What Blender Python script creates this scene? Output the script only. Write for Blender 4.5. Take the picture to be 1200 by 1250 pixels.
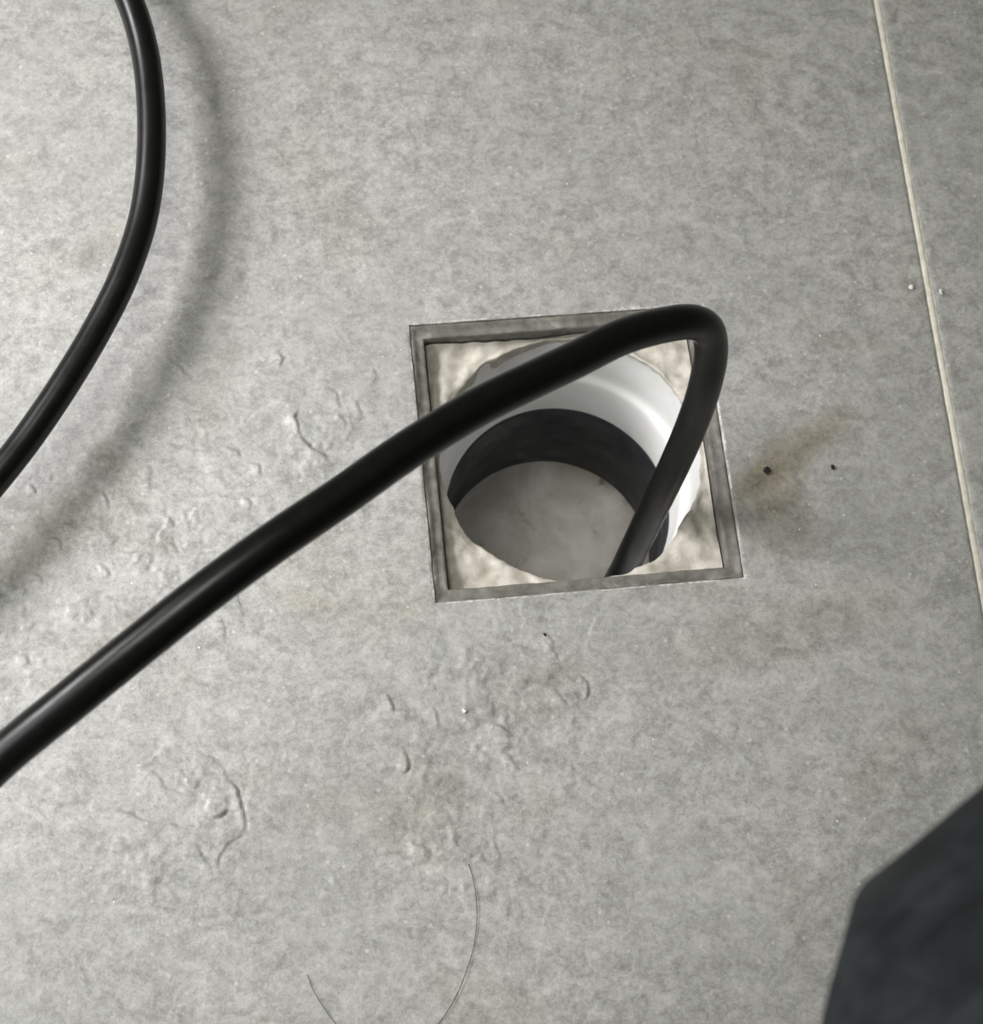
import bpy, bmesh, math, random
import numpy as np
from mathutils import Vector, Matrix, noise

for o in list(bpy.data.objects):
    bpy.data.objects.remove(o)
scene = bpy.context.scene
C = scene.collection
random.seed(4)
rng = np.random.default_rng(7)

# ------------------------------------------------------------------ camera
cam_data = bpy.data.cameras.new('camera')
cam = bpy.data.objects.new('camera', cam_data)
C.objects.link(cam)
cam_data.sensor_fit = 'HORIZONTAL'
cam_data.sensor_width = 36.0
cam_data.lens = 66.0
cam_data.clip_start = 0.02
cam.matrix_world = Matrix((
    (0.9935075964, 0.0779906168, -0.0828258387, -0.0968326245),
    (-0.1016458951, 0.9355112398, -0.3383590285, -0.2719156540),
    (0.0510956737, 0.3445811716, 0.9373649494, 0.6842943769),
    (0, 0, 0, 1)))
cam_data.dof.use_dof = True
cam_data.dof.focus_distance = 0.70
cam_data.dof.aperture_fstop = 19.0
scene.camera = cam

# ------------------------------------------------------------------ light
world = bpy.data.worlds.new('world')
scene.world = world
world.use_nodes = True
bg = world.node_tree.nodes['Background']
bg.inputs['Color'].default_value = (1.0, 1.0, 0.74, 1)
bg.inputs['Strength'].default_value = 0.06


def area_lamp(name, loc, target, size, power, color):
    d = bpy.data.lights.new(name, 'AREA')
    d.shape = 'DISK'
    d.size = size
    d.energy = power
    d.color = color
    o = bpy.data.objects.new(name, d)
    C.objects.link(o)
    o.location = loc
    o.rotation_euler = (Vector(target) - Vector(loc)).to_track_quat('-Z', 'Y').to_euler()
    return o


# broad ceiling fixture
area_lamp('ceiling_light', (-0.62, 0.12, 2.30), (-0.38, 0.10, 0), 0.8, 18, (1.0, 0.985, 0.915))

# added soft fill from the left, shares the key light to thin the hose shadow
area_lamp('left_fill', (-1.15, -0.20, 0.80), (-0.25, 0, 0), 1.0, 10, (0.99, 1.0, 0.99))

# work lamp standing off to the left, its beam on the left of the floor
dl = bpy.data.lights.new('work_lamp', 'SPOT')
dl.energy = 235
dl.color = (1.0, 0.98, 0.985)
dl.spot_size = math.radians(30)
dl.spot_blend = 1.0
dl.shadow_soft_size = 0.36
spot = bpy.data.objects.new('work_lamp', dl)
C.objects.link(spot)
spot.location = (-1.10, 0.42, 0.75)
spot.rotation_euler = (Vector((-0.375, 0.085, 0)) - spot.location).to_track_quat('-Z', 'Y').to_euler()

scene.view_settings.view_transform = 'Standard'
scene.view_settings.look = 'None'
scene.view_settings.gamma = 1.0
scene.view_settings.use_curve_mapping = False
scene.view_settings.exposure = 0.0


# ------------------------------------------------------------------ helpers
def link(name, verts, faces, mat, parent=None, smooth=True, mat_index=None):
    me = bpy.data.meshes.new(name)
    me.from_pydata([tuple(map(float, v)) for v in verts], [], [tuple(map(int, f)) for f in faces])
    for m in (mat if isinstance(mat, (list, tuple)) else [mat]):
        me.materials.append(m)
    if smooth:
        me.polygons.foreach_set('use_smooth', [True] * len(me.polygons))
    if mat_index is not None:
        me.polygons.foreach_set('material_index', mat_index)
    me.update()
    o = bpy.data.objects.new(name, me)
    C.objects.link(o)
    if parent is not None:
        o.parent = parent
    return o


def tag(o, label=None, cat=None, group=None, kind=None):
    for k, v in (('label', label), ('category', cat), ('group', group), ('kind', kind)):
        if v:
            o[k] = v
    return o


def empty(name, loc=(0, 0, 0)):
    o = bpy.data.objects.new(name, None)
    o.empty_display_size = 0.05
    C.objects.link(o)
    o.location = loc
    return o


def n3(x, y, z, s):
    return noise.noise(Vector((x * s, y * s, z * s)))


def spline(pts, step):
    """Catmull-Rom through pts, resampled evenly."""
    P = [np.array(p, float) for p in pts]
    P = [2 * P[0] - P[1]] + P + [2 * P[-1] - P[-2]]
    out = []
    for i in range(1, len(P) - 2):
        p0, p1, p2, p3 = P[i - 1:i + 3]
        # centripetal parameter keeps tight bends round
        t0 = 0.0
        t1 = t0 + np.linalg.norm(p1 - p0) ** 0.5
        t2 = t1 + np.linalg.norm(p2 - p1) ** 0.5
        t3 = t2 + np.linalg.norm(p3 - p2) ** 0.5
        n = max(4, int(np.linalg.norm(p2 - p1) / step * 2))
        for k in range(n):
            t = t1 + (t2 - t1) * k / n
            a1 = (t1 - t) / (t1 - t0) * p0 + (t - t0) / (t1 - t0) * p1
            a2 = (t2 - t) / (t2 - t1) * p1 + (t - t1) / (t2 - t1) * p2
            a3 = (t3 - t) / (t3 - t2) * p2 + (t - t2) / (t3 - t2) * p3
            b1 = (t2 - t) / (t2 - t0) * a1 + (t - t0) / (t2 - t0) * a2
            b2 = (t3 - t) / (t3 - t1) * a2 + (t - t1) / (t3 - t1) * a3
            out.append((t2 - t) / (t2 - t1) * b1 + (t - t1) / (t2 - t1) * b2)
    out.append(P[-2])
    out = np.array(out)
    # smooth a little so hand-placed points leave no kinks
    for _ in range(6):
        out[1:-1] = 0.25 * out[:-2] + 0.5 * out[1:-1] + 0.25 * out[2:]
    d = np.r_[0, np.cumsum(np.linalg.norm(np.diff(out, axis=0), axis=1))]
    m = max(3, int(d[-1] / step))
    s = np.linspace(0, d[-1], m)
    return np.stack([np.interp(s, d, out[:, k]) for k in range(3)], 1)


def tube(path, radius, sides=24):
    """Closed round tube with domed ends."""
    V, F = [], []
    n = len(path)
    tang = np.gradient(path, axis=0)
    tang /= np.linalg.norm(tang, axis=1)[:, None]
    up = np.array([0.0, 0.0, 1.0])
    if abs(tang[0] @ up) > 0.9:
        up = np.array([0.0, 1.0, 0.0])
    u = np.cross(tang[0], up)
    u /= np.linalg.norm(u)
    for i in range(n):
        u = u - tang[i] * (u @ tang[i])
        u /= np.linalg.norm(u)
        w = np.cross(tang[i], u)
        r = radius if np.isscalar(radius) else radius[i]
        for k in range(sides):
            a = 2 * math.pi * k / sides
            V.append(path[i] + r * (math.cos(a) * u + math.sin(a) * w))
    for i in range(n - 1):
        for k in range(sides):
            k2 = (k + 1) % sides
            F.append((i * sides + k, i * sides + k2, (i + 1) * sides + k2, (i + 1) * sides + k))
    F.append(tuple(range(sides))[::-1])
    F.append(tuple((n - 1) * sides + k for k in range(sides)))
    return V, F


def lathe(profile, seg=128, jitter=None):
    V, F = [], []
    for (r, z) in profile:
        for k in range(seg):
            a = 2 * math.pi * k / seg
            dr, dz = jitter(a, r, z) if jitter else (0, 0)
            V.append(((r + dr) * math.cos(a), (r + dr) * math.sin(a), z + dz))
    for i in range(len(profile) - 1):
        for k in range(seg):
            k2 = (k + 1) % seg
            F.append((i * seg + k, i * seg + k2, (i + 1) * seg + k2, (i + 1) * seg + k))
    return V, F


# ------------------------------------------------------------------ materials
class Nodes:
    def __init__(self, name):
        self.mat = bpy.data.materials.new(name)
        self.mat.use_nodes = True
        self.t = self.mat.node_tree
        self.b = self.t.nodes['Principled BSDF']
        self.co = self.t.nodes.new('ShaderNodeTexCoord').outputs['Object']

    def put(self, sock, v):
        if hasattr(v, 'links') or hasattr(v, 'is_output'):
            self.t.links.new(v, sock)
        elif hasattr(sock.default_value, '__len__') and not hasattr(v, '__len__'):
            sock.default_value = (v, v, v, 1)[:len(sock.default_value)]
        elif hasattr(sock.default_value, '__len__'):
            v = tuple(v)
            n = len(sock.default_value)
            sock.default_value = v + (1,) if len(v) < n else v[:n]
        else:
            sock.default_value = v

    def noise(self, scale, detail=4, rough=0.55, dist=0.0, co=None):
        n = self.t.nodes.new('ShaderNodeTexNoise')
        self.put(n.inputs['Vector'], co or self.co)
        n.inputs['Scale'].default_value = scale
        n.inputs['Detail'].default_value = detail
        n.inputs['Roughness'].default_value = rough
        n.inputs['Distortion'].default_value = dist
        return n.outputs['Fac']

    def voronoi(self, scale, feature='F1', out='Distance', co=None):
        n = self.t.nodes.new('ShaderNodeTexVoronoi')
        n.feature = feature
        self.put(n.inputs['Vector'], co or self.co)
        n.inputs['Scale'].default_value = scale
        return n.outputs[out]

    def ramp(self, fac, a, b, va=0.0, vb=1.0, smooth=True):
        n = self.t.nodes.new('ShaderNodeMapRange')
        n.interpolation_type = 'SMOOTHSTEP' if smooth else 'LINEAR'
        self.put(n.inputs['Value'], fac)
        n.inputs['From Min'].default_value = a
        n.inputs['From Max'].default_value = b
        n.inputs['To Min'].default_value = va
        n.inputs['To Max'].default_value = vb
        return n.outputs['Result']

    def math(self, op, a, b=0.0, c=0.0):
        n = self.t.nodes.new('ShaderNodeMath')
        n.operation = op
        self.put(n.inputs[0], a)
        self.put(n.inputs[1], b)
        self.put(n.inputs[2], c)
        return n.outputs[0]

    def mix(self, fac, a, b, mode='MIX'):
        n = self.t.nodes.new('ShaderNodeMix')
        n.data_type = 'RGBA'
        n.blend_type = mode
        self.put(n.inputs[0], fac)
        self.put(n.inputs[6], a)
        self.put(n.inputs[7], b)
        return n.outputs[2]

    def mapping(self, scale=(1, 1, 1), rot=(0, 0, 0), loc=(0, 0, 0)):
        n = self.t.nodes.new('ShaderNodeMapping')
        self.put(n.inputs['Vector'], self.co)
        n.inputs['Scale'].default_value = scale
        n.inputs['Rotation'].default_value = rot
        n.inputs['Location'].default_value = loc
        return n.outputs[0]

    def spot(self, x, y, rx, ry, rot=0.0, wob=0.5, wscale=40):
        """Soft irregular blot of colour at a place on the surface: 1 inside, 0 outside."""
        n = self.t.nodes.new('ShaderNodeMapping')
        n.vector_type = 'TEXTURE'
        self.put(n.inputs['Vector'], self.co)
        n.inputs['Location'].default_value = (x, y, 0)
        n.inputs['Rotation'].default_value = (0, 0, rot)
        n.inputs['Scale'].default_value = (rx, ry, 1e3)
        l = self.t.nodes.new('ShaderNodeVectorMath')
        l.operation = 'LENGTH'
        self.put(l.inputs[0], n.outputs[0])
        d = self.math('ADD', l.outputs['Value'], self.math('MULTIPLY', self.math('SUBTRACT', self.noise(wscale, 4, 0.6), 0.5), wob * 2))
        return self.ramp(d, 0.25, 1.15, 1.0, 0.0)

    def bump(self, h, strength, dist, prev=None):
        n = self.t.nodes.new('ShaderNodeBump')
        self.put(n.inputs['Height'], h)
        n.inputs['Strength'].default_value = strength
        n.inputs['Distance'].default_value = dist
        if prev is not None:
            self.put(n.inputs['Normal'], prev)
        return n.outputs['Normal']

    def done(self, color, rough=0.5, normal=None, spec=0.5, **kw):
        self.put(self.b.inputs['Base Color'], color)
        self.put(self.b.inputs['Roughness'], rough)
        self.put(self.b.inputs['Specular IOR Level'], spec)
        for k, v in kw.items():
            self.put(self.b.inputs[k], v)
        if normal is not None:
            self.put(self.b.inputs['Normal'], normal)
        return self.mat


def mat_tile():
    N = Nodes('porcelain_tile')
    fine = N.noise(470, 4, 0.62, 0.6)
    mid = N.noise(120, 5, 0.6, 0.8)
    wisp = N.noise(60, 6, 0.62, 1.6, co=N.mapping((1.0, 1.45, 1), (0, 0, 0.9)))
    big = N.noise(11, 3, 0.5)
    grain = N.noise(1150, 3, 0.6)
    fine = N.math('ADD', N.math('MULTIPLY', fine, 0.62), N.math('MULTIPLY', grain, 0.38))
    v = N.math('ADD', N.math('MULTIPLY', fine, 0.46), N.math('ADD', N.math('MULTIPLY', mid, 0.27), N.math('MULTIPLY', wisp, 0.27)))
    col = N.mix(N.ramp(v, 0.39, 0.61, smooth=False), (0.215, 0.215, 0.203), (0.500, 0.497, 0.48))
    col = N.mix(N.ramp(big, 0.38, 0.66, 0.0, 0.22), col, (0.30, 0.302, 0.29))
    # pale flecks
    vd = N.voronoi(330)
    vc = N.voronoi(330, out='Color')
    sep = N.t.nodes.new('ShaderNodeSeparateColor')
    N.put(sep.inputs[0], vc)
    fleck = N.math('MULTIPLY', N.ramp(vd, 0.16, 0.34, 1, 0), N.ramp(sep.outputs[0], 0.90, 0.97))
    col = N.mix(N.math('MULTIPLY', fleck, 0.42), col, (0.66, 0.66, 0.64))
    vd2 = N.voronoi(210)
    vc2 = N.voronoi(210, out='Color')
    sep2 = N.t.nodes.new('ShaderNodeSeparateColor')
    N.put(sep2.inputs[0], vc2)
    glint = N.math('MULTIPLY', N.ramp(vd2, 0.05, 0.10, 1, 0), N.ramp(sep2.outputs[1], 0.975, 0.98))  # sparkle of the tile painted in as near-white dots
    col = N.mix(N.math('MULTIPLY', glint, 0.9), col, (0.92, 0.92, 0.92))
    # brown tones: thin dirt clouds everywhere, blots beside the drain, hose shadow painted in browner
    cloud = N.math('MULTIPLY', N.ramp(N.noise(16, 4, 0.6, 0.5, co=N.mapping(loc=(0.31, 0.17, 0.2))), 0.52, 0.74), 0.5)
    col = N.mix(cloud, col, (0.86, 0.81, 0.70), 'MULTIPLY')
    for x, y, rx, ry, rot, w, a in STAINS_AND_SHADE:
        col = N.mix(N.math('MULTIPLY', N.spot(x, y, rx, ry, rot, w), a), col, (0.66, 0.60, 0.47), 'MULTIPLY')
    nrm = N.bump(N.noise(110, 6, 0.6, 0.4), 0.55, 0.0009)
    nrm = N.bump(fine, 0.45, 0.0005, nrm)
    rough = N.ramp(N.noise(150, 4, 0.6), 0.3, 0.7, 0.40, 0.58)
    return N.done(col, rough, nrm, 0.45)


STAINS_AND_SHADE = [
    # x, y, radius x, radius y, turn, wobble, amount
    (0.088, -0.010, 0.042, 0.012, 0.50, 0.45, 0.85),
    (0.076, -0.024, 0.020, 0.014, 0.3, 0.5, 0.60),
    (0.080, -0.042, 0.024, 0.018, 0.3, 0.55, 0.45),
    (0.075, -0.085, 0.06, 0.018, 0.15, 0.6, 0.35),  # broad brown tone off the frame's lower right corner
    (-0.195, -0.072, 0.035, 0.010, 0.75, 0.5, 0.30),
    (-0.146, 0.035, 0.010, 0.040, -0.38, 0.5, 0.22),  # brown painted along the upper-left hose's cast shadow
    (-0.030, -0.100, 0.05, 0.02, 0.2, 0.6, 0.18),
    (-0.085, 0.105, 0.014, 0.035, -0.3, 0.5, 0.16),
    (0.10, 0.185, 0.006, 0.007, 0.0, 0.4, 0.25),
    (-0.070, -0.150, 0.03, 0.03, 0.0, 0.6, 0.16),
]


def mat_plain(name, c0, c1, scale, rough=0.5, bump=0.0, bdist=0.0005, spec=0.5, dirt=None, dscale=30, lo=0.5, hi=0.72, damt=0.7, r2=None):
    N = Nodes(name)
    n = N.noise(scale, 5, 0.6, 0.3)
    col = N.mix(N.ramp(n, 0.32, 0.68), c0, c1)
    if dirt:
        col = N.mix(N.ramp(N.noise(dscale, 5, 0.65, 0.6, co=N.mapping(loc=(0.4, 0.9, 0.3))), lo, hi, 0, damt), col, dirt)
    nrm = N.bump(n, bump, bdist) if bump else None
    ro = N.ramp(N.noise(scale * 0.6, 3), 0.3, 0.7, rough, r2) if r2 else rough
    return N.done(col, ro, nrm, spec)


M_tile = mat_tile()
M_body = mat_plain('cut_tile_edge', (0.36, 0.36, 0.34), (0.68, 0.67, 0.64), 500, 0.8, 0.5, 0.0006)
M_grout = mat_plain('grout', (0.66, 0.63, 0.54), (0.82, 0.79, 0.70), 220, 0.85, 0.5, 0.0005, 0.2, (0.42, 0.39, 0.32), 60, 0.58, 0.85, 0.5)
M_bed = mat_plain('screed', (0.30, 0.29, 0.27), (0.40, 0.39, 0.36), 60, 0.9, 0.4, 0.001, 0.2)
M_frame = mat_plain('frame_plastic', (0.118, 0.115, 0.098), (0.205, 0.20, 0.174), 160, 0.5, 0.5, 0.0005, 0.4, (0.40, 0.385, 0.35), 75, 0.52, 0.76, 0.65, 0.7)
M_mortar = mat_plain('mortar', (0.42, 0.39, 0.335), (0.62, 0.59, 0.525), 110, 0.62, 0.6, 0.0014, 0.45, (0.28, 0.245, 0.19), 60, 0.52, 0.76, 0.7, 0.7)
M_white = mat_plain('white_pvc', (0.84, 0.84, 0.82), (0.90, 0.90, 0.89), 40, 0.32, 0.0, 0.0005, 0.5, (0.45, 0.41, 0.29), 60, 0.62, 0.78, 0.75)
M_black_pipe = mat_plain('dark_pipe', (0.020, 0.023, 0.027), (0.040, 0.046, 0.054), 60, 0.5, 0.25, 0.0008, 0.5, (0.13, 0.125, 0.115), 40, 0.52, 0.72, 0.6, 0.7)
M_bottom = mat_plain('pipe_bottom', (0.50, 0.475, 0.42), (0.76, 0.735, 0.70), 34, 0.55, 0.15, 0.001, 0.4, (0.09, 0.085, 0.075), 75, 0.56, 0.74, 0.8)
M_rubber = mat_plain('black_rubber', (0.0042, 0.0046, 0.0044), (0.0060, 0.0066, 0.0062), 300, 0.29, 0.04, 0.0001, 0.36, None, r2=0.35)
M_cloth = mat_plain('dark_trouser_cloth', (0.016, 0.019, 0.021), (0.034, 0.040, 0.043), 90, 0.85, 0.6, 0.0008, 0.25)
M_shoe = mat_plain('dark_leather', (0.012, 0.011, 0.010), (0.02, 0.018, 0.016), 120, 0.6, 0.3, 0.0005)
M_crumb = mat_plain('black_crumb', (0.006, 0.006, 0.005), (0.02, 0.018, 0.015), 900, 0.8)
M_grit = mat_plain('pale_grit', (0.7, 0.69, 0.66), (0.9, 0.9, 0.88), 900, 0.4)
M_hair = mat_plain('hair', (0.010, 0.009, 0.008), (0.018, 0.015, 0.012), 300, 0.45)

# ------------------------------------------------------------------ measured places (metres, drain centre = origin)
SCARPS = [
  ([(-0.0818,-0.119),(-0.0801,-0.1203),(-0.079,-0.1221),(-0.0786,-0.1241),(-0.079,-0.1262),(-0.0801,-0.1279),(-0.0818,-0.1292)], 0.50),
  ([(-0.0838,-0.0964),(-0.0822,-0.1013),(-0.0816,-0.1052)], 0.30),
  ([(-0.0678,-0.1033),(-0.0661,-0.1069),(-0.0662,-0.1123)], 0.35),
  ([(-0.0478,-0.1106),(-0.0427,-0.1133),(-0.039,-0.1158),(-0.0357,-0.1188)], 0.50),
  ([(-0.0429,-0.1239),(-0.0408,-0.1241),(-0.0388,-0.1251),(-0.0374,-0.1267),(-0.0366,-0.1287),(-0.0366,-0.1309),(-0.0374,-0.1329)], 0.50),
  ([(-0.0487,-0.1387),(-0.0473,-0.139),(-0.046,-0.1398),(-0.0451,-0.141),(-0.0446,-0.1423),(-0.0446,-0.1438),(-0.045,-0.1452)], 0.40),
  ([(-0.0101,-0.0955),(-0.0081,-0.0965),(-0.0066,-0.0982),(-0.0059,-0.1004),(-0.006,-0.1027),(-0.0069,-0.1048),(-0.0086,-0.1065)], 0.35),
  ([(-0.0211,-0.0992),(-0.0176,-0.1044),(-0.0141,-0.1085)], 0.50),
  ([(-0.0485,-0.1564),(-0.0476,-0.1604),(-0.046,-0.1631)], 0.30),
  ([(-0.0812,-0.1559),(-0.0765,-0.1571),(-0.072,-0.1594)], 0.40),
  ([(-0.0755,-0.1665),(-0.0732,-0.1663),(-0.071,-0.1672),(-0.0693,-0.1688),(-0.0684,-0.1709),(-0.0684,-0.1732),(-0.0693,-0.1753)], 0.30),
  ([(-0.0379,-0.0991),(-0.0335,-0.1018),(-0.0252,-0.0996)], 0.40),
  ([(-0.0217,-0.0804),(-0.0183,-0.0863),(-0.0149,-0.0928)], 0.25),
  ([(-0.004,-0.0805),(-0.0021,-0.0764),(-0.0002,-0.0723)], 0.25),
  ([(-0.0142,-0.1127),(-0.0133,-0.1137),(-0.0129,-0.1151),(-0.0131,-0.1166),(-0.0139,-0.1178),(-0.0152,-0.1186),(-0.0166,-0.1188)], 0.25),
  ([(-0.0395,-0.1079),(-0.0377,-0.1101)], 0.30),
  ([(-0.0511,-0.0903),(-0.0417,-0.0898),(-0.0365,-0.0923)], 0.20),
  ([(-0.1604,-0.1117),(-0.1548,-0.1162),(-0.151,-0.1185),(-0.148,-0.1241),(-0.1437,-0.1285),(-0.1428,-0.1351),(-0.1419,-0.1417),(-0.1434,-0.1461)], 0.50),
  ([(-0.1421,-0.1456),(-0.1487,-0.1488),(-0.1527,-0.153),(-0.1542,-0.1573)], 0.30),
  ([(-0.1819,-0.1164),(-0.1767,-0.1149),(-0.1701,-0.1102)], 0.40),
  ([(-0.1787,-0.1173),(-0.1737,-0.1211),(-0.1707,-0.126),(-0.1644,-0.1289),(-0.1593,-0.1303)], 0.40),
  ([(-0.1966,-0.134),(-0.1902,-0.1327),(-0.1839,-0.1352),(-0.1777,-0.1399),(-0.1719,-0.1409)], 0.40),
  ([(-0.1757,-0.1392),(-0.17,-0.1401),(-0.1631,-0.1419),(-0.1591,-0.1401)], 0.45),
  ([(-0.1658,-0.1466),(-0.1614,-0.1483),(-0.1585,-0.1531),(-0.1562,-0.1584)], 0.35),
  ([(-0.1583,-0.1232),(-0.1588,-0.1248),(-0.1601,-0.1259),(-0.1617,-0.1262),(-0.1633,-0.1256),(-0.1644,-0.1243),(-0.1648,-0.1226)], 0.40),
  ([(-0.1492,-0.1364),(-0.1503,-0.1379),(-0.152,-0.1385),(-0.1539,-0.1382),(-0.1553,-0.137),(-0.156,-0.1352),(-0.1558,-0.1333)], 0.45),
  ([(-0.1376,-0.1118),(-0.1315,-0.1183),(-0.127,-0.1194),(-0.1247,-0.1143)], 0.20),
  ([(-0.11,-0.1647),(-0.1071,-0.1688)], 0.25),
  ([(-0.1356,0.0222),(-0.1256,0.0275),(-0.1169,0.0317),(-0.1121,0.0303),(-0.1096,0.0262)], 0.40),
  ([(-0.1103,0.0263),(-0.1131,0.0219),(-0.1121,0.015),(-0.1079,0.0086),(-0.1006,0.0045),(-0.0974,0.001)], 0.50),
  ([(-0.1056,0.0336),(-0.0986,0.033),(-0.0945,0.0312),(-0.0936,0.0242)], 0.30),
  ([(-0.0802,0.0424),(-0.077,0.0383)], 0.30),
  ([(-0.0862,0.0282),(-0.086,0.022)], 0.30),
  ([(-0.2221,0.0014),(-0.2209,0.0017),(-0.2197,0.0015),(-0.2187,0.0008),(-0.218,-0.0003),(-0.2177,-0.0016),(-0.2179,-0.0028)], 0.40),
  ([(-0.1937,-0.0048),(-0.1923,-0.0045),(-0.1909,-0.0047),(-0.1897,-0.0055),(-0.1888,-0.0068),(-0.1885,-0.0083),(-0.1888,-0.0098)], 0.40),
  ([(-0.2141,-0.0225),(-0.2127,-0.0221),(-0.2112,-0.0224),(-0.2099,-0.0233),(-0.209,-0.0246),(-0.2086,-0.0262),(-0.2088,-0.0278)], 0.40),
  ([(-0.2214,-0.0353),(-0.2202,-0.035),(-0.2189,-0.0352),(-0.2178,-0.0359),(-0.217,-0.0371),(-0.2167,-0.0384),(-0.2169,-0.0398)], 0.40),
  ([(-0.1416,0.0116),(-0.1404,0.012),(-0.1392,0.0118),(-0.1381,0.011),(-0.1374,0.0099),(-0.1372,0.0086),(-0.1374,0.0073)], 0.40),
  ([(-0.1329,0.0052),(-0.1317,0.0056),(-0.1303,0.0053),(-0.1292,0.0045),(-0.1284,0.0033),(-0.1282,0.0019),(-0.1284,0.0005)], 0.40),
  ([(-0.1385,-0.0109),(-0.1371,-0.0105),(-0.1357,-0.0108),(-0.1345,-0.0116),(-0.1336,-0.0129),(-0.1334,-0.0144),(-0.1337,-0.0159)], 0.40),
  ([(-0.1666,-0.0285),(-0.1657,-0.0282),(-0.1647,-0.0284),(-0.1639,-0.029),(-0.1633,-0.0299),(-0.1631,-0.0309),(-0.1633,-0.0319)], 0.40),
  ([(-0.2271,-0.0691),(-0.2259,-0.0687),(-0.2246,-0.069),(-0.2235,-0.0697),(-0.2228,-0.0708),(-0.2225,-0.0721),(-0.2227,-0.0734)], 0.40),
  ([(-0.187,-0.029),(-0.179,-0.0304),(-0.1723,-0.032)], 0.40),
  ([(-0.1402,-0.0502),(-0.1391,-0.0552),(-0.1381,-0.0616)], 0.25),
  ([(-0.1721,-0.0281),(-0.1692,-0.0211),(-0.1648,-0.0142)], 0.30),
  ([(-0.16,-0.0131),(-0.1568,-0.0171),(-0.1539,-0.0122),(-0.1529,-0.021)], 0.25),
  ([(-0.1176,0.0548),(-0.1157,0.0507),(-0.1167,0.0469)], 0.30),
  ([(-0.148,-0.0587),(-0.1459,-0.0694),(-0.1499,-0.0697)], 0.20),
  ([(-0.135,-0.0654),(-0.1326,-0.0691)], 0.20),
  ([(-0.1635,0.0529),(-0.1581,0.047),(-0.1528,0.0412)], 0.25),
  ([(-0.0839,-0.0976),(-0.0818,-0.104)], 0.30),
  ([(-0.2117,0.0066),(-0.2107,0.0036)], 0.25),
  ([(-0.1152,0.064),(-0.1133,0.0563)], 0.20),
  ([(-0.0948,-0.0076),(-0.0845,-0.0031),(-0.0786,-0.0125)], 0.20),
  ([(-0.0223,-0.0784),(-0.0209,-0.0788),(-0.0197,-0.0796),(-0.0188,-0.0807),(-0.0183,-0.0821),(-0.0183,-0.0836),(-0.0187,-0.085)], 0.25),
  ([(-0.1947,-0.0336),(-0.1934,-0.0337),(-0.1922,-0.0343),(-0.1912,-0.0353),(-0.1905,-0.0366),(-0.1903,-0.038),(-0.1906,-0.0394)], 0.30),
  ([(-0.1683,-0.015),(-0.1669,-0.0151),(-0.1657,-0.0157),(-0.1647,-0.0168),(-0.164,-0.0181),(-0.1639,-0.0195),(-0.1642,-0.0209)], 0.30),
  ([(-0.1545,-0.0027),(-0.1534,-0.0028),(-0.1524,-0.0033),(-0.1515,-0.0042),(-0.151,-0.0053),(-0.1509,-0.0065),(-0.1511,-0.0077)], 0.25),
  ([(-0.0967,0.0222),(-0.0953,0.0221),(-0.094,0.0214),(-0.093,0.0204),(-0.0924,0.019),(-0.0923,0.0175),(-0.0926,0.016)], 0.25),
]
MAIN = [(-0.2142, -0.1609, 0.165), (-0.1988, -0.1498, 0.172), (-0.1781, -0.1373, 0.18), (-0.1577, -0.1241, 0.185), (-0.1375, -0.1106, 0.188), (-0.1173, -0.0971, 0.188), (-0.0964, -0.0828, 0.184), (-0.0748, -0.0668, 0.178), (-0.0516, -0.0511, 0.17), (-0.0333, -0.0404, 0.163), (-0.0184, -0.0315, 0.156), (0.0003, -0.02, 0.147), (0.0147, -0.0133, 0.139), (0.0264, -0.0087, 0.131), (0.0346, -0.0067, 0.121), (0.0383, -0.0087, 0.108), (0.0388, -0.0133, 0.09), (0.0382, -0.0167, 0.06), (0.0351, -0.0216, 0.03), (0.0303, -0.0275, -0.005), (0.0258, -0.0332, -0.035), (0.0233, -0.0357, -0.06), (0.0196, -0.0399, -0.09)]
UL = [(-0.1891, 0.2499, 0.028), (-0.1774, 0.2278, 0.028), (-0.1699, 0.2105, 0.028), (-0.1641, 0.1818, 0.027), (-0.1632, 0.1417, 0.027), (-0.1676, 0.1076, 0.026), (-0.1765, 0.08, 0.026), (-0.1878, 0.0574, 0.025), (-0.2029, 0.0317, 0.025), (-0.2177, 0.0105, 0.024), (-0.2273, -0.0019, 0.024), (-0.2462, -0.0243, 0.023)]
HAIR = [(-0.0594, -0.1652, 0.0), (-0.0584, -0.1705, 0.0), (-0.0579, -0.1776, 0.0), (-0.0585, -0.1867, 0.0), (-0.061, -0.197, 0.0), (-0.0654, -0.2069, 0.0), (-0.0704, -0.2153, 0.0), (-0.0762, -0.222, 0.0), (-0.0857, -0.2283, 0.0), (-0.0963, -0.2296, 0.0), (-0.1056, -0.2264, 0.0), (-0.1134, -0.2184, 0.0), (-0.1174, -0.2121, 0.0), (-0.1206, -0.206, 0.0), (-0.1226, -0.1999, 0.0)]
LEG = {'hip': (0.3441, -0.1136, 0.4782), 'knee': (0.0406, -0.2701, 0.3513), 'ankle': (0.0283, -0.4978, 0.070), 'toe': (-0.9, -0.2, 0)}


# ------------------------------------------------------------------ the floor
S = 0.125           # side of the drain opening
HX, HY = S / 2, S * 0.98 / 2
TX0, TY0, TY1 = -0.640, -0.400, 0.400
TILE_T = 0.009
GW = 0.0034         # grout width


def seam(y):        # right-hand edge of the tile that holds the drain
    return 0.1587 + 0.0238 * y


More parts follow.
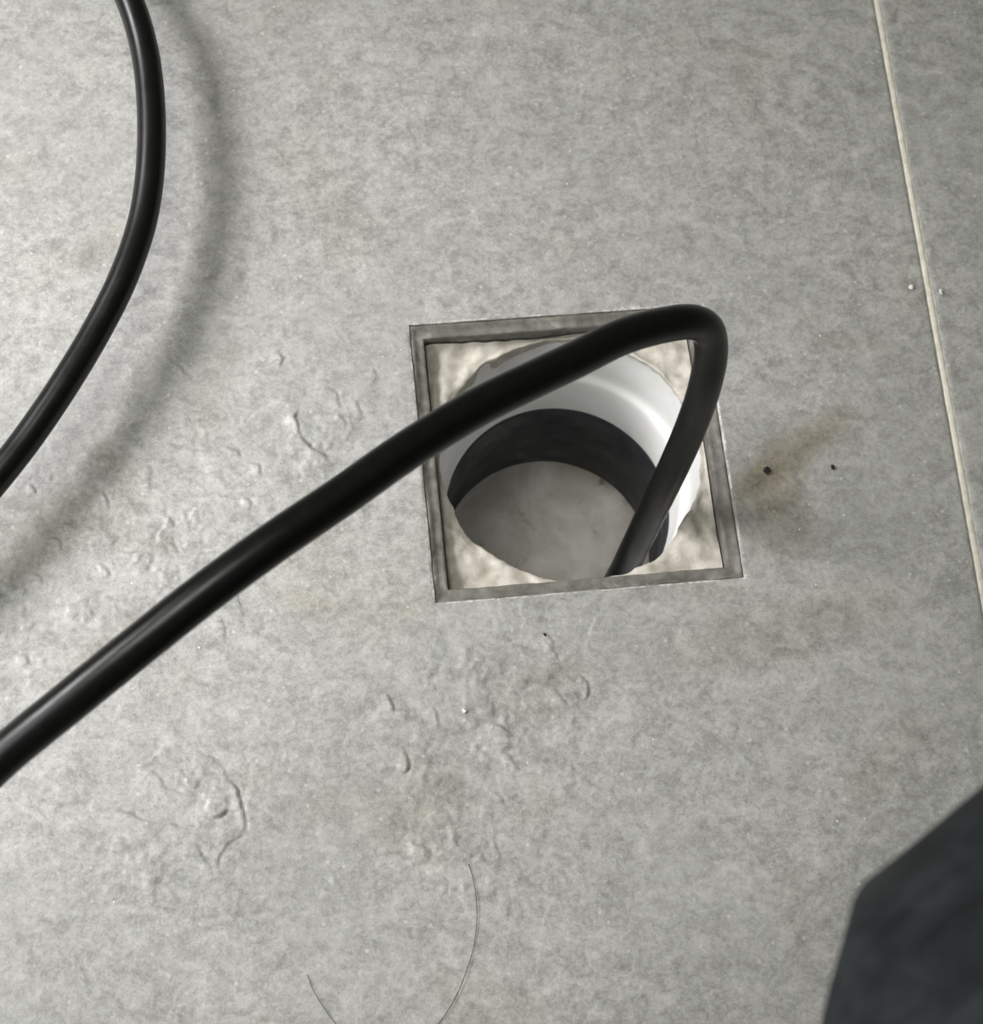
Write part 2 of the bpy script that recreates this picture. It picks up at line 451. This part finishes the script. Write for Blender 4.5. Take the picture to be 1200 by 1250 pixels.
def scarp_height(X, Y):
    """Low scaly relief of the slate-look tile: hand-placed ledges, each dropping sharply on its outer side."""
    H = np.zeros_like(X)
    # ragged outlines
    X = X + 0.0016 * (lattice(64, 260, 31, X, Y) - 0.5) + 0.0022 * (lattice(64, 110, 33, X, Y) - 0.5)
    Y = Y + 0.0016 * (lattice(64, 260, 32, X, Y) - 0.5) + 0.0022 * (lattice(64, 110, 34, X, Y) - 0.5)
    for pts, amp in SCARPS:
        p = np.array(pts)
        lo = p.min(0) - 0.012
        hi = p.max(0) + 0.012
        sel = np.where((X > lo[0]) & (X < hi[0]) & (Y > lo[1]) & (Y < hi[1]))[0]
        if len(sel) == 0:
            continue
        x, y = X[sel], Y[sel]
        best = np.full(len(sel), 1e9)
        sd = np.zeros(len(sel))
        tt = np.zeros(len(sel))
        seglen = np.r_[0, np.cumsum(np.linalg.norm(np.diff(p, axis=0), axis=1))]
        for i in range(len(p) - 1):
            a, b = p[i], p[i + 1]
            d = b - a
            L = np.linalg.norm(d) + 1e-9
            t = np.clip(((x - a[0]) * d[0] + (y - a[1]) * d[1]) / L ** 2, 0, 1)
            dx, dy = x - a[0] - t * d[0], y - a[1] - t * d[1]
            q = np.hypot(dx, dy)
            s = np.where((d[0] * dy - d[1] * dx) >= 0, 1.0, -1.0)
            m = q < best
            best[m] = q[m]
            sd[m] = (q * s)[m]
            tt[m] = (seglen[i] + t * L)[m] / seglen[-1]
        # image y runs down, so the inner (high) side of the drawn strokes is the right-hand one
        s = -sd
        w = 0.0075
        inner = np.clip(1 - s / w, 0, 1) ** 2
        step = np.clip((s + 0.0004) / 0.0008, 0, 1)
        endfade = np.clip(np.minimum(tt, 1 - tt) / 0.16, 0, 1)
        vary = 0.45 + 1.1 * lattice(64, 140, 51, x, y)
        H[sel] += amp * 0.0016 * step * inner * endfade * vary
        # shallow groove at the foot of the ledge
        H[sel] -= amp * 0.0006 * np.exp(-((s + 0.0007) / 0.0006) ** 2) * endfade * vary
    return H


WORN = [(-0.17,-0.02,0.055),(-0.106,0.012,0.04),(-0.212,-0.05,0.035),(-0.161,-0.135,0.045),(-0.046,-0.11,0.05),(-0.062,-0.163,0.035)]


def lattice(n, scale, seed, X, Y):
    """Cheap smooth value noise on arrays."""
    g = np.random.default_rng(seed).random((n, n))
    u, v = (X * scale) % n, (Y * scale) % n
    i, j = np.floor(u).astype(int), np.floor(v).astype(int)
    fu, fv = u - i, v - j
    fu, fv = fu * fu * (3 - 2 * fu), fv * fv * (3 - 2 * fv)
    i, j = i % n, j % n
    i2, j2 = (i + 1) % n, (j + 1) % n
    return (g[i, j] * (1 - fu) + g[i2, j] * fu) * (1 - fv) + (g[i, j2] * (1 - fu) + g[i2, j2] * fu) * fv


def axis(segments):
    out = [segments[0][0]]
    for a, b, h in segments:
        n = max(1, int(round((b - a) / h)))
        out += list(a + (b - a) * np.arange(1, n + 1) / n)
    return np.array(out)


def grid_tile(name, xs, ys, parent, hole=False, seam_side=None, relief=True):
    nx, ny = len(xs), len(ys)
    X, Y = np.meshgrid(xs, ys, indexing='ij')
    X, Y = X.copy(), Y.copy()
    if seam_side == 'right':    # the right edge follows the slightly turned joint
        m = X > HX
        k = (X - HX) / (xs[-1] - HX)
        X[m] = (HX + k * (seam(Y) - HX))[m]
    if seam_side == 'left':
        X = xs[0] + (X - xs[0]) + (seam(Y) + GW - xs[0]) * (1 - (X - xs[0]) / (xs[-1] - xs[0]))
    H = np.zeros(nx * ny)
    xf, yf = X.ravel(), Y.ravel()
    if relief:
        H += scarp_height(xf, yf)
        # wavy wear: flat on the right of the drain, scaly on the left
        wob = lattice(64, 70, 3, xf, yf) * 0.6 + lattice(64, 160, 5, xf, yf) * 0.4
        H += (wob - 0.5) * 0.00022
        # thin flaky terraces in the worn patches
        mask = np.zeros(nx * ny)
        for cx, cy, r in WORN:
            mask = np.maximum(mask, np.clip(1.25 - np.hypot(xf - cx, yf - cy) / r, 0, 1))
        f = (0.5 * lattice(64, 75, 41, xf + 0.25 * yf, yf) + 0.3 * lattice(64, 190, 42, xf, yf) + 0.2 * lattice(64, 420, 43, xf, yf))
        for lev, amp in ((0.62, 0.00032), (0.70, 0.00026), (0.40, 0.00020)):
            H += mask * amp * np.clip((f - lev) / 0.02, 0, 1)
    # chipped arris round the cut opening and soft outer edges
    mi = None
    inside = np.zeros((nx - 1, ny - 1), bool)
    if hole:
        xc, yc = (xs[:-1] + xs[1:]) / 2, (ys[:-1] + ys[1:]) / 2
        inside = (np.abs(xc)[:, None] < HX) & (np.abs(yc)[None, :] < HY)
        on = (np.abs(X) < HX + 1e-6) & (np.abs(Y) < HY + 1e-6)
        chip = 0.00025 + 0.0007 * np.clip(lattice(64, 150, 9, xf, yf) - 0.35, 0, 1) * 1.5
        H = np.where(on.ravel(), -chip, H)
    edge = np.zeros((nx, ny), bool)
    edge[0], edge[-1], edge[:, 0], edge[:, -1] = True, True, True, True
    H = np.where(edge.ravel(), -0.0004, H)
    V = np.stack([xf, yf, H], 1)
    idx = np.arange(nx * ny).reshape(nx, ny)
    Q = np.stack([idx[:-1, :-1], idx[1:, :-1], idx[1:, 1:], idx[:-1, 1:]], -1)
    keep = ~inside
    top = Q[keep]
    mat = np.zeros(len(top), int)
    # side skirts
    segs = []
    for i in range(nx - 1):
        segs.append((idx[i + 1, 0], idx[i, 0]))
        segs.append((idx[i, -1], idx[i + 1, -1]))
    for j in range(ny - 1):
        segs.append((idx[0, j], idx[0, j + 1]))
        segs.append((idx[-1, j + 1], idx[-1, j]))
    if hole:
        ix = np.where(np.abs(xs) < HX + 1e-6)[0]
        iy = np.where(np.abs(ys) < HY + 1e-6)[0]
        for a, b in zip(ix[:-1], ix[1:]):
            segs.append((idx[a, iy[-1]], idx[b, iy[-1]])[::-1])
            segs.append((idx[a, iy[0]], idx[b, iy[0]]))
        for a, b in zip(iy[:-1], iy[1:]):
            segs.append((idx[ix[0], b], idx[ix[0], a]))
            segs.append((idx[ix[-1], a], idx[ix[-1], b]))
        XC, YC = np.meshgrid(xc, yc, indexing='ij')
        gap = np.maximum(np.abs(XC) - HX, np.abs(YC) - HY)
        near = (gap < 0.0001 + 0.0024 * np.clip(lattice(64, 120, 22, XC, YC) - 0.15, 0, 1) * lattice(64, 420, 23, XC, YC))[keep]
        body_shows = lattice(64, 110, 21, V[top[:, 0], 0], V[top[:, 0], 1]) > 0.25  # broken runs of bare pale tile body along the cut
        mat[near & body_shows] = 1
    segs = np.array(segs)
    n0 = len(V)
    A, B = V[segs[:, 0]], V[segs[:, 1]]
    A2, B2 = A.copy(), B.copy()
    A2[:, 2] = B2[:, 2] = -TILE_T
    V = np.concatenate([V, A, B, A2, B2])
    m = len(segs)
    k = np.arange(m)
    side = np.stack([n0 + k + m, n0 + k, n0 + k + 2 * m, n0 + k + 3 * m], -1)
    faces = np.concatenate([top, side])
    mat = np.concatenate([mat, np.ones(m, int)])
    me = bpy.data.meshes.new(name)
    me.vertices.add(len(V))
    me.vertices.foreach_set('co', V.astype(np.float32).ravel())
    me.loops.add(faces.size)
    me.loops.foreach_set('vertex_index', faces.astype(np.int32).ravel())
    me.polygons.add(len(faces))
    me.polygons.foreach_set('loop_start', (np.arange(len(faces)) * 4).astype(np.int32))
    me.materials.append(M_tile)
    me.materials.append(M_body)
    me.polygons.foreach_set('material_index', mat.astype(np.int32))
    me.polygons.foreach_set('use_smooth', np.r_[np.ones(len(top), bool), np.zeros(m, bool)])
    me.update(calc_edges=True)
    me.validate()
    o = bpy.data.objects.new(name, me)
    C.objects.link(o)
    o.parent = parent
    return o


# screed slab under the tiles, with the square shaft of the drain left open
def slab():
    X = [-1.5, -0.068, 0.068, 1.0]
    Y = [-1.25, -0.068, 0.068, 1.25]
    V, F = [], []
    for z in (-TILE_T, -0.17):
        for y in Y:
            for x in X:
                V.append((x, y, z))
    id_ = lambda i, j, k: k * 16 + j * 4 + i
    for i in range(3):
        for j in range(3):
            if (i, j) == (1, 1):
                continue
            F.append((id_(i, j, 0), id_(i + 1, j, 0), id_(i + 1, j + 1, 0), id_(i, j + 1, 0)))
    F.append((id_(0, 0, 1), id_(0, 3, 1), id_(3, 3, 1), id_(3, 0, 1)))
    for a, b in (((0, 0), (3, 0)), ((3, 0), (3, 3)), ((3, 3), (0, 3)), ((0, 3), (0, 0))):
        F.append((id_(*a, 1), id_(*b, 1), id_(*b, 0), id_(*a, 0)))
    for a, b in (((1, 1), (2, 1)), ((2, 1), (2, 2)), ((2, 2), (1, 2)), ((1, 2), (1, 1))):
        F.append((id_(*a, 0), id_(*b, 0), id_(*b, 1), id_(*a, 1)))
    return V, F


floor = link('floor', *slab(), M_bed, smooth=False)
tag(floor, 'grey slate-look tiled floor around the open drain', kind='structure')

D = 0.00074
xs = axis([(TX0, -0.26, 0.02), (-0.26, -HX, D), (-HX, HX, D), (HX, 0.1587, D)])
ys = axis([(TY0, -0.27, 0.02), (-0.27, -HY, D), (-HY, HY, D), (HY, 0.26, D), (0.26, TY1, 0.02)])
grid_tile('tile', xs, ys, floor, hole=True, seam_side='right')
RX = 0.1587 + GW
t2 = grid_tile('tile', axis([(RX, 0.26, 0.0012), (0.26, RX + 0.8, 0.03)]),
               axis([(TY0, -0.15, 0.02), (-0.15, 0.26, 0.0015), (0.26, TY1, 0.02)]), floor, seam_side='left')
# the neighbours round about, one plain mesh shared
for (x0, x1, y0, y1) in ((TX0, 0.1587 - 0.0095, TY0 - GW - 0.8, TY0 - GW), (TX0, 0.1587 + 0.0095, TY1 + GW, TY1 + GW + 0.8),
                         (TX0 - GW - 0.8, TX0 - GW, TY0, TY1), (0.1587 - 0.0095 + GW, 0.9587, TY0 - GW - 0.8, TY0 - GW),
                         (0.1587 + 0.0095 + GW, 0.9587, TY1 + GW, TY1 + GW + 0.8), (TX0 - GW - 0.8, TX0 - GW, TY0 - GW - 0.8, TY0 - GW),
                         (TX0 - GW - 0.8, TX0 - GW, TY1 + GW, TY1 + GW + 0.8)):
    grid_tile('tile', axis([(x0, x1, 0.05)]), axis([(y0, y1, 0.05)]), floor, relief=False)


def grout_strip(a, b, n, wob):
    a, b = np.array(a, float), np.array(b, float)
    d = (b - a) / np.linalg.norm(b - a)
    nrm = np.array([-d[1], d[0]])
    V, F = [], []
    for i in range(n + 1):
        p = a + (b - a) * i / n
        for s, z in ((-1, -0.0060), (-1, -0.0011), (-0.45, -0.0006), (0.45, -0.0006), (1, -0.0011), (1, -0.0060)):
            k = n3(p[0] + 3 * s, p[1], 0.3, 160) * wob
            q = p + nrm * s * (GW / 2 - 0.00001)
            V.append((q[0], q[1], z + k))
    for i in range(n):
        for k in range(5):
            F.append((i * 6 + k, i * 6 + k + 1, (i + 1) * 6 + k + 1, (i + 1) * 6 + k))
    return V, F


h = GW / 2
for a, b, n in (((seam(TY1) + h, TY1), (seam(TY0) + h, TY0), 700), ((TX0, TY1 + h), (0.95, TY1 + h), 60),
                ((TX0, TY0 - h), (0.95, TY0 - h), 60), ((TX0 - h, TY1), (TX0 - h, TY0), 60)):
    link('grout_line', *grout_strip(a, b, n, 0.0004), M_grout, floor)

# ------------------------------------------------------------------ the open drain
drain = tag(empty('floor_drain', (0, 0, -0.151)),
            'open square floor drain with grey frame and white pipe collar, its grate removed', 'drain')


def in_drain(o):
    o.location = (0, 0, 0.151)
    return o


# square frame: one mitred profile swept round, rough from dried mortar
def frame_mesh():
    prof = [(0.0002, -0.012), (0.0002, -0.0011), (0.0009, -0.0010), (0.0020, -0.0020), (0.0042, -0.0026),
            (0.0052, -0.0024), (0.0058, -0.0030), (0.0060, -0.0150), (0.0035, -0.0150)]
    V, F = [], []
    per = 70
    cor = [(-1, 1), (1, 1), (1, -1), (-1, -1)]
    rings = []
    for s in range(4):
        a, b = cor[s], cor[(s + 1) % 4]
        for i in range(per):
            t = i / per
            rings.append((a[0] + (b[0] - a[0]) * t, a[1] + (b[1] - a[1]) * t, s))
    for (cx, cy, s) in rings:
        for (w, z) in prof:
            x, y = cx * (HX - w), cy * (HY - w)
            rough = n3(x, y, z, 300) * 0.0007 + n3(x, y, z, 90) * 0.0007
            if w < 0.0005 or w > 0.0059:
                rough *= 0.2
            V.append((x, y, z + rough))
    n, m = len(rings), len(prof)
    for i in range(n):
        for k in range(m - 1):
            j = (i + 1) % n
            F.append((i * m + k, j * m + k, j * m + k + 1, i * m + k + 1))
    return V, F


in_drain(link('frame', *frame_mesh(), M_frame, drain))


# mortar filling the corners between frame and pipe, its round hole chipped
def mortar_mesh():
    seg, rad = 260, 22
    V, F = [], []
    cols = []
    for k in range(seg):
        a = 2 * math.pi * k / seg
        ca, sa = math.cos(a), math.sin(a)
        rs = min((HX - 0.0064) / max(abs(ca), 1e-6), (HY - 0.0064) / max(abs(sa), 1e-6))
        rc = 0.0546 + 0.0009 * n3(ca * 2, sa * 2, 0.4, 3.0) + 0.0005 * n3(ca * 2, sa * 2, 1.4, 9.0)
        # chips
        for ang, amp, wid in ((214, 0.0016, 5), (243, -0.0010, 7), (196, -0.0006, 6), (128, 0.0008, 8), (322, -0.0010, 7), (300, 0.0012, 5)):
            da = (math.degrees(a) - ang + 180) % 360 - 180
            rc += amp * math.exp(-(da / wid) ** 2)
        rc = min(rc, rs - 0.0004)
        d1 = (math.degrees(a) - 122 + 180) % 360 - 180
        deep = 0.0018 + 0.0075 * math.exp(-(d1 / 24) ** 2)
        col = []
        for q in range(4):              # inner face of the hole
            zz = -0.0102 - deep * (1 - q / 3.0)
            r = rc + 0.0006 * (1 - q / 3.0) * n3(ca, sa, q, 14)
            col.append((r * ca, r * sa, zz))
        for q in range(1, rad + 1):
            r = rc + (rs - rc) * q / rad
            x, y = r * ca, r * sa
            e = min(1.0, (r - rc) / 0.0022)
            z = -0.0102 + 0.0008 * math.sqrt(e) + 0.0024 * n3(x, y, 0.1, 75) * e + 0.0013 * n3(x, y, 0.7, 190) * e + 0.0022 * max(0.0, (r - rc) / (rs - rc) - 0.8) * 5 * max(0.0, 0.5 + n3(x, y, 0.9, 60))
            col.append((x, y, z))
        cols.append(col)
        V += col
    m = len(cols[0])
    for k in range(seg):
        k2 = (k + 1) % seg
        for q in range(m - 1):
            F.append((k * m + q, k2 * m + q, k2 * m + q + 1, k * m + q + 1)[::-1])
    return V, F


in_drain(link('mortar_fill', *mortar_mesh(), M_mortar, drain))

collar = [(0.0578, -0.0150), (0.0575, -0.0118), (0.0566, -0.0112), (0.0556, -0.0116), (0.0552, -0.0135), (0.0546, -0.038), (0.0543, -0.0420), (0.0537, -0.0440),
          (0.0528, -0.0452), (0.0520, -0.0462), (0.0515, -0.0480), (0.0511, -0.0520), (0.0507, -0.0740), (0.0505, -0.0752), (0.0508, -0.0762), (0.0560, -0.0765)]
in_drain(link('pipe_collar', *lathe(collar, 160, lambda a, r, z: (0.00018 * math.sin(3 * a + 40 * z), 0.0003 * math.sin(2 * a + 1.0))), M_white, drain))
in_drain(link('pipe_socket', *lathe([(0.0520, -0.0755), (0.0506, -0.0758), (0.0503, -0.080), (0.0502, -0.110), (0.0502, -0.1480)], 160), M_black_pipe, drain))
bot = [(0.0502, -0.1400), (0.0494, -0.1432), (0.0478, -0.1452), (0.0440, -0.1470)] + [(0.044 * (1 - i / 14.0) + 1e-5, -0.1470 - 0.003 * (1 - (1 - i / 14.0) ** 2)) for i in range(1, 15)]
in_drain(link('pipe_bottom', *lathe(bot, 128, lambda a, r, z: (0, 0.0006 * n3(r * math.cos(a), r * math.sin(a), 0.2, 60))), M_bottom, drain))

# ------------------------------------------------------------------ hoses
MAIN_TAIL = [(-1.10, -0.42, 0.0063), (-0.85, -0.52, 0.0075), (-0.62, -0.46, 0.035), (-0.45, -0.34, 0.09), (-0.32, -0.238, 0.135)]
MAIN_END = [(0.0212, -0.0358, -0.085), (0.0180, -0.0335, -0.110), (0.0105, -0.0280, -0.132), (0.0010, -0.0215, -0.1405)]
main_path = spline(MAIN_TAIL + MAIN[:-1] + MAIN_END, 0.0022)
hose = link('hose', *tube(main_path, 0.00615, 28), M_rubber)
tag(hose, 'thick black rubber hose arching down into the open floor drain', 'hose', 'black rubber hoses')
UL_TOP = [(-0.62, 0.50, 0.0061), (-0.48, 0.50, 0.0062), (-0.36, 0.45, 0.010), (-0.27, 0.36, 0.020), (-0.220, 0.29, 0.026)]
UL_END = [(-0.30, -0.092, 0.020), (-0.38, -0.17, 0.012), (-0.47, -0.23, 0.0075), (-0.58, -0.27, 0.0061), (-0.70, -0.27, 0.0061)]
ul_path = spline(UL_TOP + UL + UL_END, 0.0025)
hose2 = link('hose', *tube(ul_path, 0.00600, 28), M_rubber)
tag(hose2, 'black rubber hose curving over the pale floor, well away from the drain', 'hose', 'black rubber hoses')

# ------------------------------------------------------------------ crouching person's knee
person = tag(empty('person', (0.10, -0.42, 0.0)), 'bent knee of a crouching person in dark grey trousers, cut off by the frame corner', 'person')


def leg_mesh():
    hip = np.array(LEG['hip'])
    knee = np.array(LEG['knee'])
    ank = np.array(LEG['ankle'])
    path = []
    n1, n2 = 46, 46
    for i in range(n1):
        path.append((hip + (knee - hip) * (i / n1), 0, i / n1))
    for i in range(n2 + 1):
        path.append((knee + (ank - knee) * (i / n2), 1, i / n2))
    dT = (knee - hip) / np.linalg.norm(knee - hip)
    dS = (ank - knee) / np.linalg.norm(ank - knee)
    axis_n = np.cross(dT, dS)
    axis_n /= np.linalg.norm(axis_n)
    V, F = [], []
    seg = 200
    for (p, leg, t) in path:
        # ring plane: square to each limb, turning into the mitre plane at the knee
        k = (1 - t) if leg == 0 else t
        own = dT if leg == 0 else dS
        mit = dT + dS
        mit /= np.linalg.norm(mit)
        b = max(0.0, 1 - k / 0.22)
        b = b * b * (3 - 2 * b)
        nrm = own * (1 - b) + mit * b
        nrm /= np.linalg.norm(nrm)
        u = np.cross(axis_n, nrm)
        stretch = 1.0 / max(0.35, nrm @ own)
        r = (0.058 + 0.034 * k) if leg == 0 else (0.058 + 0.010 * math.sin(math.pi * min(1, k * 1.4)) - 0.004 * k)
        for q in range(seg):
            a = 2 * math.pi * q / seg
            dirv = u * math.cos(a) + axis_n * math.sin(a)
            facing = max(0.0, dirv[2]) ** 1.5
            wander = 2.2 * n3(math.cos(a), math.sin(a), k * 2.2 + leg * 3, 1.7)
            crest = (1 - abs(math.sin(19.0 * a + 3 * wander + 5 * k))) ** 2
            crest2 = (1 - abs(math.sin(23.0 * a - wander * 2.5 - 4 * k + 1))) ** 3
            fold = -0.001 + facing * (0.016 * crest + 0.004 * crest2 - 0.005)
            fold += 0.0012 * n3(math.cos(a), math.sin(a), k * 3 + leg * 5, 2.3)
            rr = r + fold
            V.append(p + u * math.cos(a) * rr * stretch + axis_n * math.sin(a) * rr)
    n = len(path)
    for i in range(n - 1):
        for q in range(seg):
            q2 = (q + 1) % seg
            F.append((i * seg + q, i * seg + q2, (i + 1) * seg + q2, (i + 1) * seg + q))
    F.append(tuple(range(seg)))
    F.append(tuple((n - 1) * seg + q for q in range(seg))[::-1])
    return V, F


off = Vector(person.location)
V, F = leg_mesh()
tr = link('trousers', [Vector(v) - off for v in V], F, M_cloth, person)


def shoe_mesh():
    ank = np.array(LEG['ankle'])
    d = np.array(LEG['toe'])
    d = d / np.linalg.norm(d)
    s = np.array([-d[1], d[0], 0])
    rows = [(-0.075, 0.020, 0.050, 0.0), (-0.068, 0.034, 0.085, 0), (-0.03, 0.040, 0.100, 0), (0.02, 0.042, 0.095, 0), (0.07, 0.045, 0.070, 0),
            (0.12, 0.048, 0.055, 0), (0.16, 0.044, 0.045, 0), (0.19, 0.030, 0.035, 0), (0.20, 0.012, 0.022, 0)]
    V, F = [], []
    seg = 20
    for (t, w, hgt, _) in rows:
        for q in range(seg):
            a = 2 * math.pi * q / seg
            c, sn = math.cos(a), math.sin(a)
            x = w * math.copysign(abs(c) ** 0.6, c)
            z = hgt / 2 + hgt / 2 * math.copysign(abs(sn) ** 0.7, sn)
            p = np.array([ank[0], ank[1], 0.001]) + d * t + s * x
            V.append((p[0], p[1], 0.001 + z))
    for i in range(len(rows) - 1):
        for q in range(seg):
            q2 = (q + 1) % seg
            F.append((i * seg + q, i * seg + q2, (i + 1) * seg + q2, (i + 1) * seg + q))
    F.append(tuple(range(seg)))
    F.append(tuple((len(rows) - 1) * seg + q for q in range(seg))[::-1])
    return V, F


V, F = shoe_mesh()
link('shoe', [Vector(v) - off for v in V], F, M_shoe, person)

# ------------------------------------------------------------------ small litter
hp = spline([(x, y, 0.00045 + 0.0006 * abs(math.sin(i * 0.9))) for i, (x, y, z) in enumerate(HAIR)], 0.0012)
tag(link('hair_strand', *tube(hp, 0.00012, 6), M_hair), 'single dark hair lying in a curl on the tile', 'hair')


def lump(name, x, y, r, mat, seed, flat=0.6):
    bm = bmesh.new()
    bmesh.ops.create_icosphere(bm, subdivisions=2, radius=r)
    for v in bm.verts:
        k = 1 + 0.75 * noise.noise(v.co / r * 0.9 + Vector((seed, seed * 0.7, 0)))
        v.co = Vector((v.co.x * k, v.co.y * k * 0.8, v.co.z * flat * k))
    zmin = min(v.co.z for v in bm.verts)
    me = bpy.data.meshes.new(name)
    bm.to_mesh(me)
    bm.free()
    me.materials.append(mat)
    o = bpy.data.objects.new(name, me)
    C.objects.link(o)
    o.location = (x, y, 0.0001 - zmin)
    o.rotation_euler[2] = seed * 1.3
    return o


for x, y, r, mat, lab, nm in (
        (0.0783, -0.0164, 0.0016, M_crumb, 'larger black crumb on the brown stain beside the drain', 'crumb'),
        (0.1061, -0.0173, 0.0010, M_crumb, 'small black crumb between the brown stain and the grout line', 'crumb'),
        (-0.0206, -0.0782, 0.0006, M_crumb, 'tiny black speck just below the lower edge of the drain frame', 'crumb'),
        (0.1540, 0.0622, 0.0011, M_grit, 'white grain of grit just left of the grout line', 'grit'),
        (0.1667, 0.0589, 0.0011, M_grit, 'white grain of grit just right of the grout line', 'grit'),
        (-0.0553, -0.1061, 0.0009, M_grit, 'shiny pale grain of grit among the scaly ledges below the drain', 'grit')):
    tag(lump(nm + ('_crumb' if nm == 'black' else ''), x, y, r, mat, random.uniform(1, 9)), lab, nm)
